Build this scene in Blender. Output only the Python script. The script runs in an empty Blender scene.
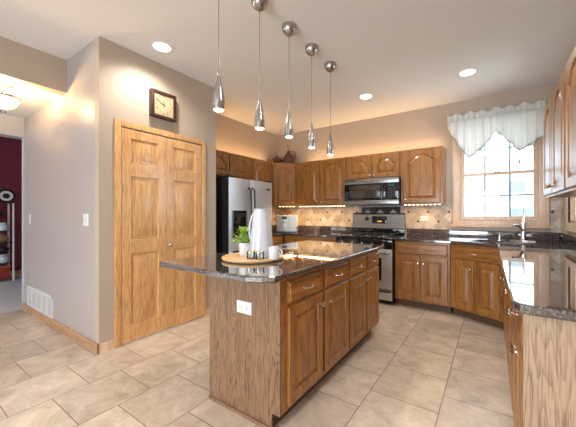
import bpy, bmesh, math, random
from mathutils import Vector, Matrix
random.seed(7)
PI = math.pi
scene = bpy.context.scene
col = scene.collection

# ---------------------------------------------------------------- camera, world, sun, exposure
cam_data = bpy.data.cameras.new('camera')
cam = bpy.data.objects.new('camera', cam_data)
col.objects.link(cam)
scene.camera = cam
cam.location = (0, 0, 1.25)
cam.rotation_euler = (PI / 2, 0, math.radians(33.37))
cam_data.sensor_width = 36
cam_data.lens = 288.07 / 576 * 36
cam_data.shift_x = -(302.53 - 288) / 576
cam_data.shift_y = 0.0
cam_data.clip_start = 0.02

world = bpy.data.worlds.new('overcast_sky')
scene.world = world
world.use_nodes = True
bg = world.node_tree.nodes['Background']
bg.inputs[0].default_value = (0.80, 0.90, 1.0, 1)
bg.inputs[1].default_value = 10.0

scene.view_settings.view_transform = 'Standard'
scene.view_settings.look = 'None'
scene.view_settings.gamma = 1
scene.view_settings.use_curve_mapping = False
scene.view_settings.exposure = 0.38


def area(name, loc, rot, sx, sy, power, color):
    d = bpy.data.lights.new(name, 'AREA')
    d.shape = 'RECTANGLE'
    d.size, d.size_y = sx, sy
    d.energy = power
    d.color = color
    o = bpy.data.objects.new(name, d)
    col.objects.link(o)
    o.location = loc
    o.rotation_euler = rot
    return o


WARM = (1.0, 0.84, 0.66)


def portal(name, loc, rot, sx, sy):
    """guides the sky light through a glazed opening; gives off nothing itself"""
    o = area(name, loc, rot, sx, sy, 1, (1, 1, 1))
    o.data.cycles.is_portal = True
    return o


portal('portal_rear_opening', (-.95, -3.50, 1.05), (PI / 2, 0, 0), 2.4, 2.1)  # unseen opening behind the camera, added to bring in daylight
portal('portal_kitchen_window', (0.055, 4.775, 1.83), (-PI / 2, 0, 0), 0.88, 1.36)
portal('portal_side_window', (0.845, 3.79, 1.83), (0, PI / 2, 0), 1.36, 0.78)
portal('portal_dining_window', (-6.6, -3.50, 1.4), (PI / 2, 0, 0), 1.6, 1.5)

# ---------------------------------------------------------------- mesh helpers


class MB:
    """collects shapes, then builds one mesh object"""

    def __init__(self):
        self.bm = bmesh.new()

    def box(self, a, b, rot=None, bev=0.0):
        x0, y0, z0 = [min(p, q) for p, q in zip(a, b)]
        x1, y1, z1 = [max(p, q) for p, q in zip(a, b)]
        c = Vector(((x0 + x1) / 2, (y0 + y1) / 2, (z0 + z1) / 2))
        r = bmesh.ops.create_cube(self.bm, size=1)
        vs = r['verts']
        for v in vs:
            v.co = Vector((v.co.x * (x1 - x0), v.co.y * (y1 - y0), v.co.z * (z1 - z0)))
            if rot is not None:
                v.co = rot @ v.co
            v.co += c
        if bev > 0:
            es = list({e for v in vs for e in v.link_edges})
            bmesh.ops.bevel(self.bm, geom=es, offset=bev, segments=2, profile=0.6, affect='EDGES')
        return self

    def prism(self, pts, z0, z1, mat=None):
        """extrude a 2D polygon (x,y) from z0 to z1; mat maps to place"""
        lo = [self.bm.verts.new((p[0], p[1], z0)) for p in pts]
        hi = [self.bm.verts.new((p[0], p[1], z1)) for p in pts]
        n = len(pts)
        fs = [self.bm.faces.new(lo[::-1]), self.bm.faces.new(hi)]
        for i in range(n):
            fs.append(self.bm.faces.new((lo[i], lo[(i + 1) % n], hi[(i + 1) % n], hi[i])))
        if mat is not None:
            for v in lo + hi:
                v.co = mat @ v.co
        return self

    def lathe(self, prof, n=32, loc=(0, 0, 0), mat=None, cap=True):
        rings = []
        for r, z in prof:
            rings.append([self.bm.verts.new((r * math.cos(2 * PI * i / n), r * math.sin(2 * PI * i / n), z)) for i in range(n)])
        for a, b in zip(rings, rings[1:]):
            for i in range(n):
                self.bm.faces.new((a[i], a[(i + 1) % n], b[(i + 1) % n], b[i]))
        if cap:
            if prof[0][0] > 1e-5:
                self.bm.faces.new(rings[0][::-1])
            if prof[-1][0] > 1e-5:
                self.bm.faces.new(rings[-1])
        for ring in rings:
            for v in ring:
                if mat is not None:
                    v.co = mat @ v.co
                v.co += Vector(loc)
        return self

    def tube(self, pts, r, n=10, taper=None):
        n = max(n, 14)
        pts = [Vector(p) for p in pts]
        rings = []
        up = None
        for i, p in enumerate(pts):
            d = (pts[min(i + 1, len(pts) - 1)] - pts[max(i - 1, 0)]).normalized()
            if up is None:
                up = Vector((0, 0, 1)) if abs(d.z) < 0.9 else Vector((1, 0, 0))
            s = d.cross(up).normalized()
            u = s.cross(d).normalized()
            up = u
            rr = r if taper is None else r * (1 + (taper - 1) * i / (len(pts) - 1))
            rings.append([self.bm.verts.new(p + (s * math.cos(2 * PI * k / n) + u * math.sin(2 * PI * k / n)) * rr) for k in range(n)])
        for a, b in zip(rings, rings[1:]):
            for i in range(n):
                self.bm.faces.new((a[i], a[(i + 1) % n], b[(i + 1) % n], b[i]))
        self.bm.faces.new(rings[0][::-1])
        self.bm.faces.new(rings[-1])
        return self

    def sphere(self, c, r, sx=1, sy=1, sz=1, seg=16):
        res = bmesh.ops.create_uvsphere(self.bm, u_segments=seg, v_segments=max(6, seg // 2), radius=r)
        for v in res['verts']:
            v.co = Vector((v.co.x * sx, v.co.y * sy, v.co.z * sz)) + Vector(c)
        return self

    def build(self, name, mat, parent=None, loc=None, rot=None, sharp=28):
        bmesh.ops.remove_doubles(self.bm, verts=self.bm.verts, dist=1e-6)
        bmesh.ops.recalc_face_normals(self.bm, faces=self.bm.faces)
        me = bpy.data.meshes.new(name)
        self.bm.to_mesh(me)
        self.bm.free()
        me.materials.append(mat)
        for p in me.polygons:
            p.use_smooth = True
        me.set_sharp_from_angle(angle=math.radians(sharp))
        o = bpy.data.objects.new(name, me)
        col.objects.link(o)
        if parent is not None:
            o.parent = parent
        if loc is not None:
            o.location = loc
        if rot is not None:
            o.rotation_euler = rot
        return o


def tag(o, label=None, cat=None, group=None, kind=None):
    if label: o['label'] = label
    if cat: o['category'] = cat
    if group: o['group'] = group
    if kind: o['kind'] = kind
    return o


def thing(name, label, cat, loc=(0, 0, 0), rz=0, group=None):
    o = bpy.data.objects.new(name, None)
    o.empty_display_size = 0.1
    col.objects.link(o)
    o.location = loc
    o.rotation_euler = (0, 0, rz)
    return tag(o, label, cat, group)


def kids(o):
    return [c for c in bpy.data.objects if c.parent == o]


def copy_tree(o, parent=None):
    c = o.copy()
    col.objects.link(c)
    c.parent = parent
    for ch in kids(o):
        copy_tree(ch, c)
    return c


def struct(o):
    o['kind'] = 'structure'
    return o


def offset_poly(pts, d):
    """inset a counter-clockwise polygon by d"""
    n = len(pts)
    out = []
    for i in range(n):
        p0, p1, p2 = Vector(pts[i - 1]), Vector(pts[i]), Vector(pts[(i + 1) % n])
        a = (p1 - p0).normalized(); b = (p2 - p1).normalized()
        na = Vector((-a.y, a.x)); nb = Vector((-b.y, b.x))
        m = (na + nb)
        m = m / max(m.dot(na), 0.2)
        out.append((p1.x + m.x * d, p1.y + m.y * d))
    return out


def slab(mb, outline, z0, z1, holes=(), edge=0.006):
    """stone slab: ccw outline, optional holes, eased edges"""
    bm = mb.bm
    lo = offset_poly(outline, edge)

    def ring(pts, z):
        return [bm.verts.new((p[0], p[1], z)) for p in pts]

    def join(a, b):
        for i in range(len(a)):
            bm.faces.new((a[i], a[(i + 1) % len(a)], b[(i + 1) % len(a)], b[i]))
    r0 = ring(lo, z0); r1 = ring(outline, z0 + edge); r2 = ring(outline, z1 - edge)
    r2b = ring(offset_poly(outline, edge * .3), z1 - edge * .3); r3 = ring(lo, z1)
    join(r0, r1); join(r1, r2); join(r2, r2b); join(r2b, r3)
    for rr, z in ((r0, z0), (r3, z1)):
        es = [e for e in {e for v in rr for e in v.link_edges} if e.verts[0] in rr and e.verts[1] in rr]
        for h in holes:
            hv = ring(h, z)
            for i in range(len(hv)):
                es.append(bm.edges.new((hv[i], hv[(i + 1) % len(hv)])))
        bmesh.ops.triangle_fill(bm, edges=es, use_beauty=True)
    for h in holes:
        a, b = ring(h, z0), ring(h, z1)
        join(a, b)
    return mb


def arc(cx, cy, r, a0, a1, n=8):
    return [(cx + r * math.cos(a0 + (a1 - a0) * i / n), cy + r * math.sin(a0 + (a1 - a0) * i / n)) for i in range(n + 1)]


# ---------------------------------------------------------------- materials
def new_mat(name):
    m = bpy.data.materials.new(name)
    m.use_nodes = True
    nt = m.node_tree
    return m, nt, nt.nodes['Principled BSDF']


def N(nt, kind, **kw):
    n = nt.nodes.new(kind)
    for k, v in kw.items():
        if k.startswith('_'):
            setattr(n, k[1:], v)
        else:
            n.inputs[k.replace('__', ' ')].default_value = v
    return n


def plain(name, c, rough=0.5, metal=0.0, noise=0.0, nscale=8.0, bump=0.0, emit=None, estr=0, coat=0.0):
    m, nt, b = new_mat(name)
    b.inputs['Base Color'].default_value = (*c, 1)
    b.inputs['Roughness'].default_value = rough
    b.inputs['Metallic'].default_value = metal
    if coat:
        b.inputs['Coat Weight'].default_value = coat
        b.inputs['Coat Roughness'].default_value = 0.08
    if noise or bump:
        tc = N(nt, 'ShaderNodeTexCoord')
        nz = N(nt, 'ShaderNodeTexNoise', Scale=nscale, Detail=4.0)
        nt.links.new(tc.outputs['Object'], nz.inputs['Vector'])
        if noise:
            mx = N(nt, 'ShaderNodeMix', _data_type='RGBA')
            mx.inputs[6].default_value = (*[x * (1 - noise) for x in c], 1)
            mx.inputs[7].default_value = (*[min(1, x * (1 + noise)) for x in c], 1)
            nt.links.new(nz.outputs['Fac'], mx.inputs[0])
            nt.links.new(mx.outputs[2], b.inputs['Base Color'])
        if bump:
            bp = N(nt, 'ShaderNodeBump', Strength=bump, Distance=0.01)
            nt.links.new(nz.outputs['Fac'], bp.inputs['Height'])
            nt.links.new(bp.outputs[0], b.inputs['Normal'])
    if emit:
        b.inputs['Emission Color'].default_value = (*emit, 1)
        b.inputs['Emission Strength'].default_value = estr
    return m


def oak(name, dark, mid, light, axis='z', rough=0.36, coat=0.25, gscale=1.0, ring=.3, pore=.68):
    m, nt, b = new_mat(name)
    L = nt.links.new
    tc = N(nt, 'ShaderNodeTexCoord')
    info = N(nt, 'ShaderNodeObjectInfo')
    add = N(nt, 'ShaderNodeVectorMath', _operation='ADD')
    comb = N(nt, 'ShaderNodeCombineXYZ')
    mul = N(nt, 'ShaderNodeMath', _operation='MULTIPLY')
    mul.inputs[1].default_value = 5.0
    L(info.outputs['Random'], mul.inputs[0])
    L(mul.outputs[0], comb.inputs[0]); L(mul.outputs[0], comb.inputs[2])
    L(tc.outputs['Object'], add.inputs[0]); L(comb.outputs[0], add.inputs[1])
    mp = N(nt, 'ShaderNodeMapping')
    s = {'z': (1, 1, .09), 'x': (.09, 1, 1), 'y': (1, .09, 1)}[axis]
    mp.inputs['Scale'].default_value = s
    L(add.outputs[0], mp.inputs['Vector'])
    nz = N(nt, 'ShaderNodeTexNoise', Scale=9.0 * gscale, Detail=5.0, Roughness=0.6, Distortion=0.6)
    L(mp.outputs[0], nz.inputs['Vector'])
    # growth rings: repeat the smooth noise into bands
    nz2 = N(nt, 'ShaderNodeTexNoise', Scale=4.5 * gscale, Detail=1.0, Distortion=0.3)
    L(mp.outputs[0], nz2.inputs['Vector'])
    m2 = N(nt, 'ShaderNodeMath', _operation='MULTIPLY'); m2.inputs[1].default_value = 16.0
    L(nz2.outputs['Fac'], m2.inputs[0])
    fr = N(nt, 'ShaderNodeMath', _operation='FRACT'); L(m2.outputs[0], fr.inputs[0])
    rr = N(nt, 'ShaderNodeValToRGB')
    rr.color_ramp.elements[0].color = (.22, .22, .22, 1); rr.color_ramp.elements[1].color = (.72, .72, .72, 1)
    rr.color_ramp.elements[0].position = 0.0; rr.color_ramp.elements[1].position = 0.45
    L(fr.outputs[0], rr.inputs[0])
    mixf = N(nt, 'ShaderNodeMix', _data_type='FLOAT'); mixf.inputs[0].default_value = ring
    L(nz.outputs['Fac'], mixf.inputs[2]); L(rr.outputs[0], mixf.inputs[3])
    ramp = N(nt, 'ShaderNodeValToRGB')
    e = ramp.color_ramp.elements
    e[0].position, e[0].color = 0.3, (*dark, 1)
    e[1].position, e[1].color = 0.72, (*light, 1)
    k = e.new(0.52); k.color = (*mid, 1)
    L(mixf.outputs[0], ramp.inputs[0])
    # pores
    mp2 = N(nt, 'ShaderNodeMapping')
    mp2.inputs['Scale'].default_value = tuple(q * 42 * max(1, gscale * .5) if q == 1 else 2.4 for q in s)
    L(add.outputs[0], mp2.inputs['Vector'])
    nz3 = N(nt, 'ShaderNodeTexNoise', Scale=3.0, Detail=2.0)
    L(mp2.outputs[0], nz3.inputs['Vector'])
    r3 = N(nt, 'ShaderNodeValToRGB')
    r3.color_ramp.elements[0].position, r3.color_ramp.elements[0].color = 0.38, (pore, pore * .92, pore * .84, 1)
    r3.color_ramp.elements[1].position, r3.color_ramp.elements[1].color = 0.5, (1, 1, 1, 1)
    L(nz3.outputs['Fac'], r3.inputs[0])
    mm = N(nt, 'ShaderNodeMix', _data_type='RGBA', _blend_type='MULTIPLY'); mm.inputs[0].default_value = 1
    L(ramp.outputs[0], mm.inputs[6]); L(r3.outputs[0], mm.inputs[7])
    L(mm.outputs[2], b.inputs['Base Color'])
    b.inputs['Roughness'].default_value = rough
    b.inputs['Coat Weight'].default_value = coat
    b.inputs['Coat Roughness'].default_value = 0.12
    return m


M = {}
M['oak'] = oak('honey_oak', (.185, .066, .013), (.335, .138, .030), (.44, .198, .050), gscale=1.8)
M['oak_h'] = oak('honey_oak_across', (.185, .066, .013), (.335, .138, .030), (.44, .198, .050), axis='x', gscale=1.8)
M['panel'] = oak('oak_veneer_panel', (.135, .070, .033), (.235, .130, .066), (.30, .175, .094), rough=.5, coat=.1, gscale=3.0, ring=.6, pore=.6)
M['lit_panel'] = oak('oak_panel_brighter_lit', (.25, .155, .09), (.42, .285, .18), (.50, .355, .235), rough=.5, coat=.1, gscale=3.0, ring=.4, pore=.65)  # same oak as the island panel, with stronger daylight put into the colour
M['door_oak'] = oak('golden_oak', (.52, .27, .10), (.68, .38, .158), (.78, .475, .22), rough=.35, gscale=2.0, ring=.25, pore=.75)
M['trim'] = oak('oak_trim', (.36, .19, .09), (.48, .27, .14), (.56, .33, .18), axis='x', rough=.4)
M['trim_v'] = oak('oak_trim_upright', (.56, .37, .24), (.72, .52, .37), (.78, .58, .43), rough=.4, ring=.12, pore=.85)
M['wall'] = plain('beige_wall_paint', (.445, .36, .282), .55, bump=.03, nscale=160)
M['ceiling'] = plain('ceiling_paint', (.76, .745, .73), .85, bump=.03, nscale=120)
M['hall_wall'] = plain('satin_wall_paint_daylight_tint', (.40, .36, .335), .36, bump=.02, nscale=60)  # satin wall paint; cool, dimmer daylight tone is put into the colour
M['grey_wall'] = plain('grey_wall_paint', (.42, .43, .45), .8)
M['red_wall'] = plain('burgundy_wall_paint', (.155, .012, .03), .6)
M['white'] = plain('white_plastic', (.70, .69, .68), .35)
M['white_gloss'] = plain('white_enamel', (.82, .82, .82), .15)
M['black'] = plain('black_plastic', (.012, .012, .013), .3)
M['black_gloss'] = plain('black_glass', (.006, .006, .007), .06)
M['iron'] = plain('cast_iron', (.012, .012, .012), .5)
M['nickel'] = plain('brushed_nickel', (.42, .40, .38), .27, 1.0)
M['chrome'] = plain('polished_chrome', (.85, .85, .86), .1, 1.0)
M['bronze'] = plain('aged_nickel_pull', (.60, .52, .45), .25, 1.0)
M['brown_frame'] = plain('dark_walnut_frame', (.045, .016, .010), .35)
M['clock_face'] = plain('cream_clock_dial', (.42, .34, .20), .5, noise=.12, nscale=30)
M['kick'] = plain('dark_toe_kick', (.10, .05, .022), .6)
M['outside_white'] = plain('white_siding', (.42, .43, .45), .8)
M['outside_glass'] = plain('house_window_glass', (.085, .095, .108), .4)
M['muntin'] = plain('grey_grille_bar', (.42, .43, .47), .5)
M['carpet'] = plain('pale_carpet', (.52, .50, .50), .95, noise=.1, nscale=200)
M['lawn'] = plain('lawn', (.35, .42, .25), .9, noise=.2, nscale=6)


def steel(name, axis='z', c=(.29, .28, .27), ra=.2, rb=.36, met=1.0):
    m, nt, b = new_mat(name)
    tc = N(nt, 'ShaderNodeTexCoord'); mp = N(nt, 'ShaderNodeMapping')
    mp.inputs['Scale'].default_value = {'z': (300, 300, 2), 'x': (2, 300, 300)}[axis]
    nz = N(nt, 'ShaderNodeTexNoise', Scale=1.0, Detail=2.0)
    nt.links.new(tc.outputs['Object'], mp.inputs[0]); nt.links.new(mp.outputs[0], nz.inputs['Vector'])
    r = N(nt, 'ShaderNodeMapRange'); r.inputs[3].default_value = ra; r.inputs[4].default_value = rb
    nt.links.new(nz.outputs['Fac'], r.inputs[0]); nt.links.new(r.outputs[0], b.inputs['Roughness'])
    b.inputs['Base Color'].default_value = (*c, 1)
    b.inputs['Metallic'].default_value = met
    return m


M['steel'] = steel('stainless_steel', 'x')
M['steel_soft'] = steel('soft_stainless_steel', 'x', (.52, .52, .53), .38, .52)
M['steel_v'] = steel('stainless_steel_upright', 'z', (.70, .76, .82), .26, .40, .72)


def granite():
    m, nt, b = new_mat('dark_brown_granite')
    L = nt.links.new
    tc = N(nt, 'ShaderNodeTexCoord')
    v = N(nt, 'ShaderNodeTexVoronoi', Scale=170.0, Randomness=1.0)
    nz = N(nt, 'ShaderNodeTexNoise', Scale=95.0, Detail=6.0, Roughness=.7)
    L(tc.outputs['Object'], v.inputs['Vector']); L(tc.outputs['Object'], nz.inputs['Vector'])
    r = N(nt, 'ShaderNodeValToRGB')
    e = r.color_ramp.elements
    e[0].position, e[0].color = .36, (.012, .011, .011, 1)
    e[1].position, e[1].color = .66, (.27, .25, .245, 1)
    k = e.new(.53); k.color = (.085, .075, .073, 1)
    L(nz.outputs['Fac'], r.inputs[0])
    hs = N(nt, 'ShaderNodeValToRGB')
    hs.color_ramp.elements[0].color = (.35, .30, .28, 1); hs.color_ramp.elements[1].color = (1.3, 1.2, 1.15, 1)
    L(v.outputs['Color'], hs.inputs[0])
    mm = N(nt, 'ShaderNodeMix', _data_type='RGBA', _blend_type='MULTIPLY'); mm.inputs[0].default_value = .8
    L(r.outputs[0], mm.inputs[6]); L(hs.outputs[0], mm.inputs[7])
    L(mm.outputs[2], b.inputs['Base Color'])
    b.inputs['Roughness'].default_value = .07
    b.inputs['Specular IOR Level'].default_value = .8
    b.inputs['Coat Weight'].default_value = 1
    b.inputs['Coat IOR'].default_value = 1.7
    b.inputs['Coat Roughness'].default_value = .02
    return m


M['granite'] = granite()


def floor_tile():
    m, nt, b = new_mat('travertine_floor_tile')
    L = nt.links.new
    tc = N(nt, 'ShaderNodeTexCoord')
    sep = N(nt, 'ShaderNodeSeparateXYZ'); L(tc.outputs['Object'], sep.inputs[0])
    ax = N(nt, 'ShaderNodeMath', _operation='ADD'); ax.inputs[1].default_value = -.907 + .2125 + 42.5
    ay = N(nt, 'ShaderNodeMath', _operation='ADD'); ay.inputs[1].default_value = 2.92 + 44.0
    L(sep.outputs['Y'], ax.inputs[0]); L(sep.outputs['X'], ay.inputs[0])
    cb = N(nt, 'ShaderNodeCombineXYZ'); L(ax.outputs[0], cb.inputs[0]); L(ay.outputs[0], cb.inputs[1])
    br = N(nt, 'ShaderNodeTexBrick', _offset=.5, _offset_frequency=2, _squash=1.0)
    br.inputs['Scale'].default_value = 1.0
    br.inputs['Brick Width'].default_value = .425
    br.inputs['Row Height'].default_value = .44
    br.inputs['Mortar Size'].default_value = .0028
    br.inputs['Mortar Smooth'].default_value = .1
    br.inputs['Color1'].default_value = (0, 0, 0, 1)
    br.inputs['Color2'].default_value = (1, 1, 1, 1)
    br.inputs['Mortar'].default_value = (.5, .5, .5, 1)
    L(cb.outputs[0], br.inputs['Vector'])
    # each tile shifts the stone pattern
    sc = N(nt, 'ShaderNodeVectorMath', _operation='SCALE'); sc.inputs['Scale'].default_value = 7.0
    L(br.outputs['Color'], sc.inputs[0])
    ad = N(nt, 'ShaderNodeVectorMath', _operation='ADD')
    L(tc.outputs['Object'], ad.inputs[0]); L(sc.outputs[0], ad.inputs[1])
    nz = N(nt, 'ShaderNodeTexNoise', Scale=5.0, Detail=12.0, Roughness=.74, Distortion=.55)
    L(ad.outputs[0], nz.inputs['Vector'])
    r = N(nt, 'ShaderNodeValToRGB')
    e = r.color_ramp.elements
    e[0].position, e[0].color = .30, (.38, .30, .225, 1)
    e[1].position, e[1].color = .70, (.74, .64, .53, 1)
    k = e.new(.47); k.color = (.55, .455, .36, 1)
    L(nz.outputs['Fac'], r.inputs[0])
    tv = N(nt, 'ShaderNodeMix', _data_type='RGBA', _blend_type='MULTIPLY'); tv.inputs[0].default_value = 1
    tr = N(nt, 'ShaderNodeValToRGB')
    tr.color_ramp.elements[0].color = (.86, .85, .84, 1); tr.color_ramp.elements[1].color = (1.06, 1.06, 1.06, 1)
    L(br.outputs['Color'], tr.inputs[0]); L(r.outputs[0], tv.inputs[6]); L(tr.outputs[0], tv.inputs[7])
    gm = N(nt, 'ShaderNodeMix', _data_type='RGBA')
    gm.inputs[7].default_value = (.17, .125, .095, 1)
    L(br.outputs['Fac'], gm.inputs[0]); L(tv.outputs[2], gm.inputs[6])
    L(gm.outputs[2], b.inputs['Base Color'])
    rg = N(nt, 'ShaderNodeMapRange'); rg.inputs[3].default_value = .22; rg.inputs[4].default_value = .45
    L(nz.outputs['Fac'], rg.inputs[0]); L(rg.outputs[0], b.inputs['Roughness'])
    bp = N(nt, 'ShaderNodeBump', Strength=.25, Distance=.004, _invert=True)
    L(br.outputs['Fac'], bp.inputs['Height']); L(bp.outputs[0], b.inputs['Normal'])
    return m


M['floor'] = floor_tile()


def backsplash_mat():
    """diagonal tumbled stone tiles with small dark insets; u runs along the wall (x + y)"""
    m, nt, b = new_mat('diagonal_stone_backsplash')
    L = nt.links.new

    def math_(op, a=None, bb=None, va=None, vb=None):
        n = N(nt, 'ShaderNodeMath', _operation=op)
        if a is not None: L(a, n.inputs[0])
        elif va is not None: n.inputs[0].default_value = va
        if bb is not None: L(bb, n.inputs[1])
        elif vb is not None: n.inputs[1].default_value = vb
        return n.outputs[0]
    tc = N(nt, 'ShaderNodeTexCoord')
    sep = N(nt, 'ShaderNodeSeparateXYZ'); L(tc.outputs['Object'], sep.inputs[0])
    al = math_('ADD', sep.outputs['X'], sep.outputs['Y'])
    k = 1 / (math.sqrt(2) * .1)
    u = math_('MULTIPLY', math_('ADD', al, sep.outputs['Z']), vb=k)
    v = math_('MULTIPLY', math_('SUBTRACT', al, sep.outputs['Z']), vb=k)
    cb = N(nt, 'ShaderNodeCombineXYZ'); L(u, cb.inputs[0]); L(v, cb.inputs[1])
    br = N(nt, 'ShaderNodeTexBrick', _offset=0.0, _squash=1.0)
    br.inputs['Scale'].default_value = 1; br.inputs['Brick Width'].default_value = 1; br.inputs['Row Height'].default_value = 1
    br.inputs['Mortar Size'].default_value = .025
    br.inputs['Color1'].default_value = (0, 0, 0, 1); br.inputs['Color2'].default_value = (1, 1, 1, 1)
    sh = N(nt, 'ShaderNodeVectorMath', _operation='ADD'); sh.inputs[1].default_value = (100, 100, 0)
    L(cb.outputs[0], sh.inputs[0]); L(sh.outputs[0], br.inputs['Vector'])
    nz = N(nt, 'ShaderNodeTexNoise', Scale=14.0, Detail=6.0, Roughness=.65)
    L(tc.outputs['Object'], nz.inputs['Vector'])
    r = N(nt, 'ShaderNodeValToRGB')
    r.color_ramp.elements[0].color = (.29, .23, .175, 1); r.color_ramp.elements[1].color = (.60, .53, .45, 1); r.color_ramp.elements[0].position = .2; r.color_ramp.elements[1].position = .75
    mx = N(nt, 'ShaderNodeMix', _data_type='FLOAT'); mx.inputs[0].default_value = .5
    L(br.outputs['Color'], mx.inputs[2]); L(nz.outputs['Fac'], mx.inputs[3]); L(mx.outputs[0], r.inputs[0])
    gm = N(nt, 'ShaderNodeMix', _data_type='RGBA'); gm.inputs[7].default_value = (.42, .35, .28, 1)
    L(br.outputs['Fac'], gm.inputs[0]); L(r.outputs[0], gm.inputs[6])
    # insets at every other grid crossing

    def near(c):
        h = math_('MULTIPLY', c, vb=.5)
        return math_('MULTIPLY', math_('ABSOLUTE', math_('SUBTRACT', h, math_('ROUND', h))), vb=2.0)
    d = math_('MAXIMUM', near(u), near(v))
    ins = math_('LESS_THAN', d, vb=.15)
    im = N(nt, 'ShaderNodeMix', _data_type='RGBA'); im.inputs[7].default_value = (.035, .022, .016, 1)
    L(ins, im.inputs[0]); L(gm.outputs[2], im.inputs[6])
    L(im.outputs[2], b.inputs['Base Color'])
    b.inputs['Roughness'].default_value = .5
    bp = N(nt, 'ShaderNodeBump', Strength=.3, Distance=.004, _invert=True)
    L(br.outputs['Fac'], bp.inputs['Height']); L(bp.outputs[0], b.inputs['Normal'])
    return m


M['splash'] = backsplash_mat()


def glass_pane():
    m = bpy.data.materials.new('window_glass'); m.use_nodes = True
    nt = m.node_tree; nt.nodes.clear()
    out = N(nt, 'ShaderNodeOutputMaterial'); mix = N(nt, 'ShaderNodeMixShader')
    tr = N(nt, 'ShaderNodeBsdfTransparent'); gl = N(nt, 'ShaderNodeBsdfGlossy', Roughness=.02)
    fr = N(nt, 'ShaderNodeFresnel', IOR=1.45)
    tr.inputs[0].default_value = (.96, .98, .98, 1)
    nt.links.new(fr.outputs[0], mix.inputs[0]); nt.links.new(tr.outputs[0], mix.inputs[1]); nt.links.new(gl.outputs[0], mix.inputs[2])
    nt.links.new(mix.outputs[0], out.inputs[0])
    return m


M['glass'] = glass_pane()


def cloth_mat(name, c, trans):
    m = bpy.data.materials.new(name); m.use_nodes = True
    nt = m.node_tree; nt.nodes.clear()
    out = N(nt, 'ShaderNodeOutputMaterial'); mix = N(nt, 'ShaderNodeMixShader'); mix.inputs[0].default_value = trans
    df = N(nt, 'ShaderNodeBsdfDiffuse'); tl = N(nt, 'ShaderNodeBsdfTranslucent')
    df.inputs[0].default_value = (*c, 1); tl.inputs[0].default_value = (*c, 1)
    nt.links.new(df.outputs[0], mix.inputs[1]); nt.links.new(tl.outputs[0], mix.inputs[2]); nt.links.new(mix.outputs[0], out.inputs[0])
    return m


M['valance'] = cloth_mat('white_valance_cloth', (.86, .86, .84), .45)
M['sheer'] = cloth_mat('sheer_white_cloth', (.92, .94, .95), .6)
nt = M['sheer'].node_tree
o_ = nt.nodes['Material Output']; prev = o_.inputs[0].links[0].from_socket
mx_ = N(nt, 'ShaderNodeMixShader'); mx_.inputs[0].default_value = .6
tr_ = N(nt, 'ShaderNodeBsdfTransparent')
nt.links.new(prev, mx_.inputs[1]); nt.links.new(tr_.outputs[0], mx_.inputs[2]); nt.links.new(mx_.outputs[0], o_.inputs[0])
M['lace'] = cloth_mat('lace_edging', (.45, .45, .42), .35)
M['tassel'] = plain('tassel_thread', (.20, .20, .19), .9)


def emit(name, c, s):
    m = bpy.data.materials.new(name); m.use_nodes = True
    nt = m.node_tree; nt.nodes.clear()
    out = N(nt, 'ShaderNodeOutputMaterial'); e = N(nt, 'ShaderNodeEmission')
    e.inputs[0].default_value = (*c, 1); e.inputs[1].default_value = s
    nt.links.new(e.outputs[0], out.inputs[0])
    return m


M['lamp_glow'] = emit('recessed_lamp_glow', (1, .93, .82), 6)
M['pendant_glow'] = emit('pendant_lamp_glow', (1, .93, .84), 5)
M['led'] = emit('warm_led_glow', (1, .68, .34), 9)
M['frosted'] = plain('frosted_white_glass', (.50, .525, .57), .22, noise=.14, nscale=26, coat=.5)
M['ceramic'] = plain('white_ceramic', (.74, .75, .77), .16, coat=.4)
M['leaf'] = plain('green_leaf', (.22, .36, .05), .5, noise=.5, nscale=40)
M['bamboo'] = plain('pale_wood_tray', (.62, .40, .20), .4, noise=.12, nscale=18)
M['jug'] = plain('brown_glaze', (.085, .026, .010), .22, noise=.3, nscale=12)
M['reed'] = plain('dry_reed', (.25, .13, .05), .7)
M['tumbler'] = M['glass']
M['gold'] = plain('gold_wire', (.75, .52, .22), .25, 1.0)
M['red_box'] = plain('red_box', (.35, .03, .02), .5)
M['tan_box'] = plain('tan_wicker', (.35, .24, .13), .7, noise=.3, nscale=60)
M['blue_white'] = plain('pale_blue_china', (.55, .62, .68), .25)
M['mosaic'] = plain('black_mosaic_tile', (.012, .012, .013), .2)
M['mosaic_light'] = plain('grey_stone_tile', (.36, .34, .31), .35, noise=.2, nscale=40)

# ---------------------------------------------------------------- setting
XP, YP, YB, XR, XK, ZC = -2.93, 1.147, 4.63, .70, -3.64, 2.835
YR = -3.45   # rear wall behind the camera
XD = -8.0    # dining room wall
XE = -5.13   # hall end
XH = -3.67   # header
ZL = 2.495   # low hall ceiling


def S(name, boxes, mat):
    mb = MB()
    for a, b in boxes:
        mb.box(a, b)
    return struct(mb.build(name, mat))


S('floor', [((XE, YR, -.1), (XR + .1, YB + .1, 0))], M['floor'])
S('floor_carpet', [((XD - .1, YR, -.1), (XE, 5.0, 0))], M['carpet'])
S('ceiling', [((XH, YR, ZC), (XR + .1, YB + .1, ZC + .1))], M['ceiling'])
S('ceiling_hall', [((XE + .0, YR, ZL), (XH - .12, YP, ZL + .1))], M['ceiling'])
S('ceiling_dining', [((XD - .1, YR, 2.75), (XE - .12, 5.0, 2.85))], M['ceiling'])
S('wall_header', [((XH - .12, YR, ZL), (XH, YP, ZC + .1))], M['wall'])
S('wall_hall_header', [((XE - .12, YR, 2.25), (XE, YP, 2.85))], M['grey_wall'])
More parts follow.
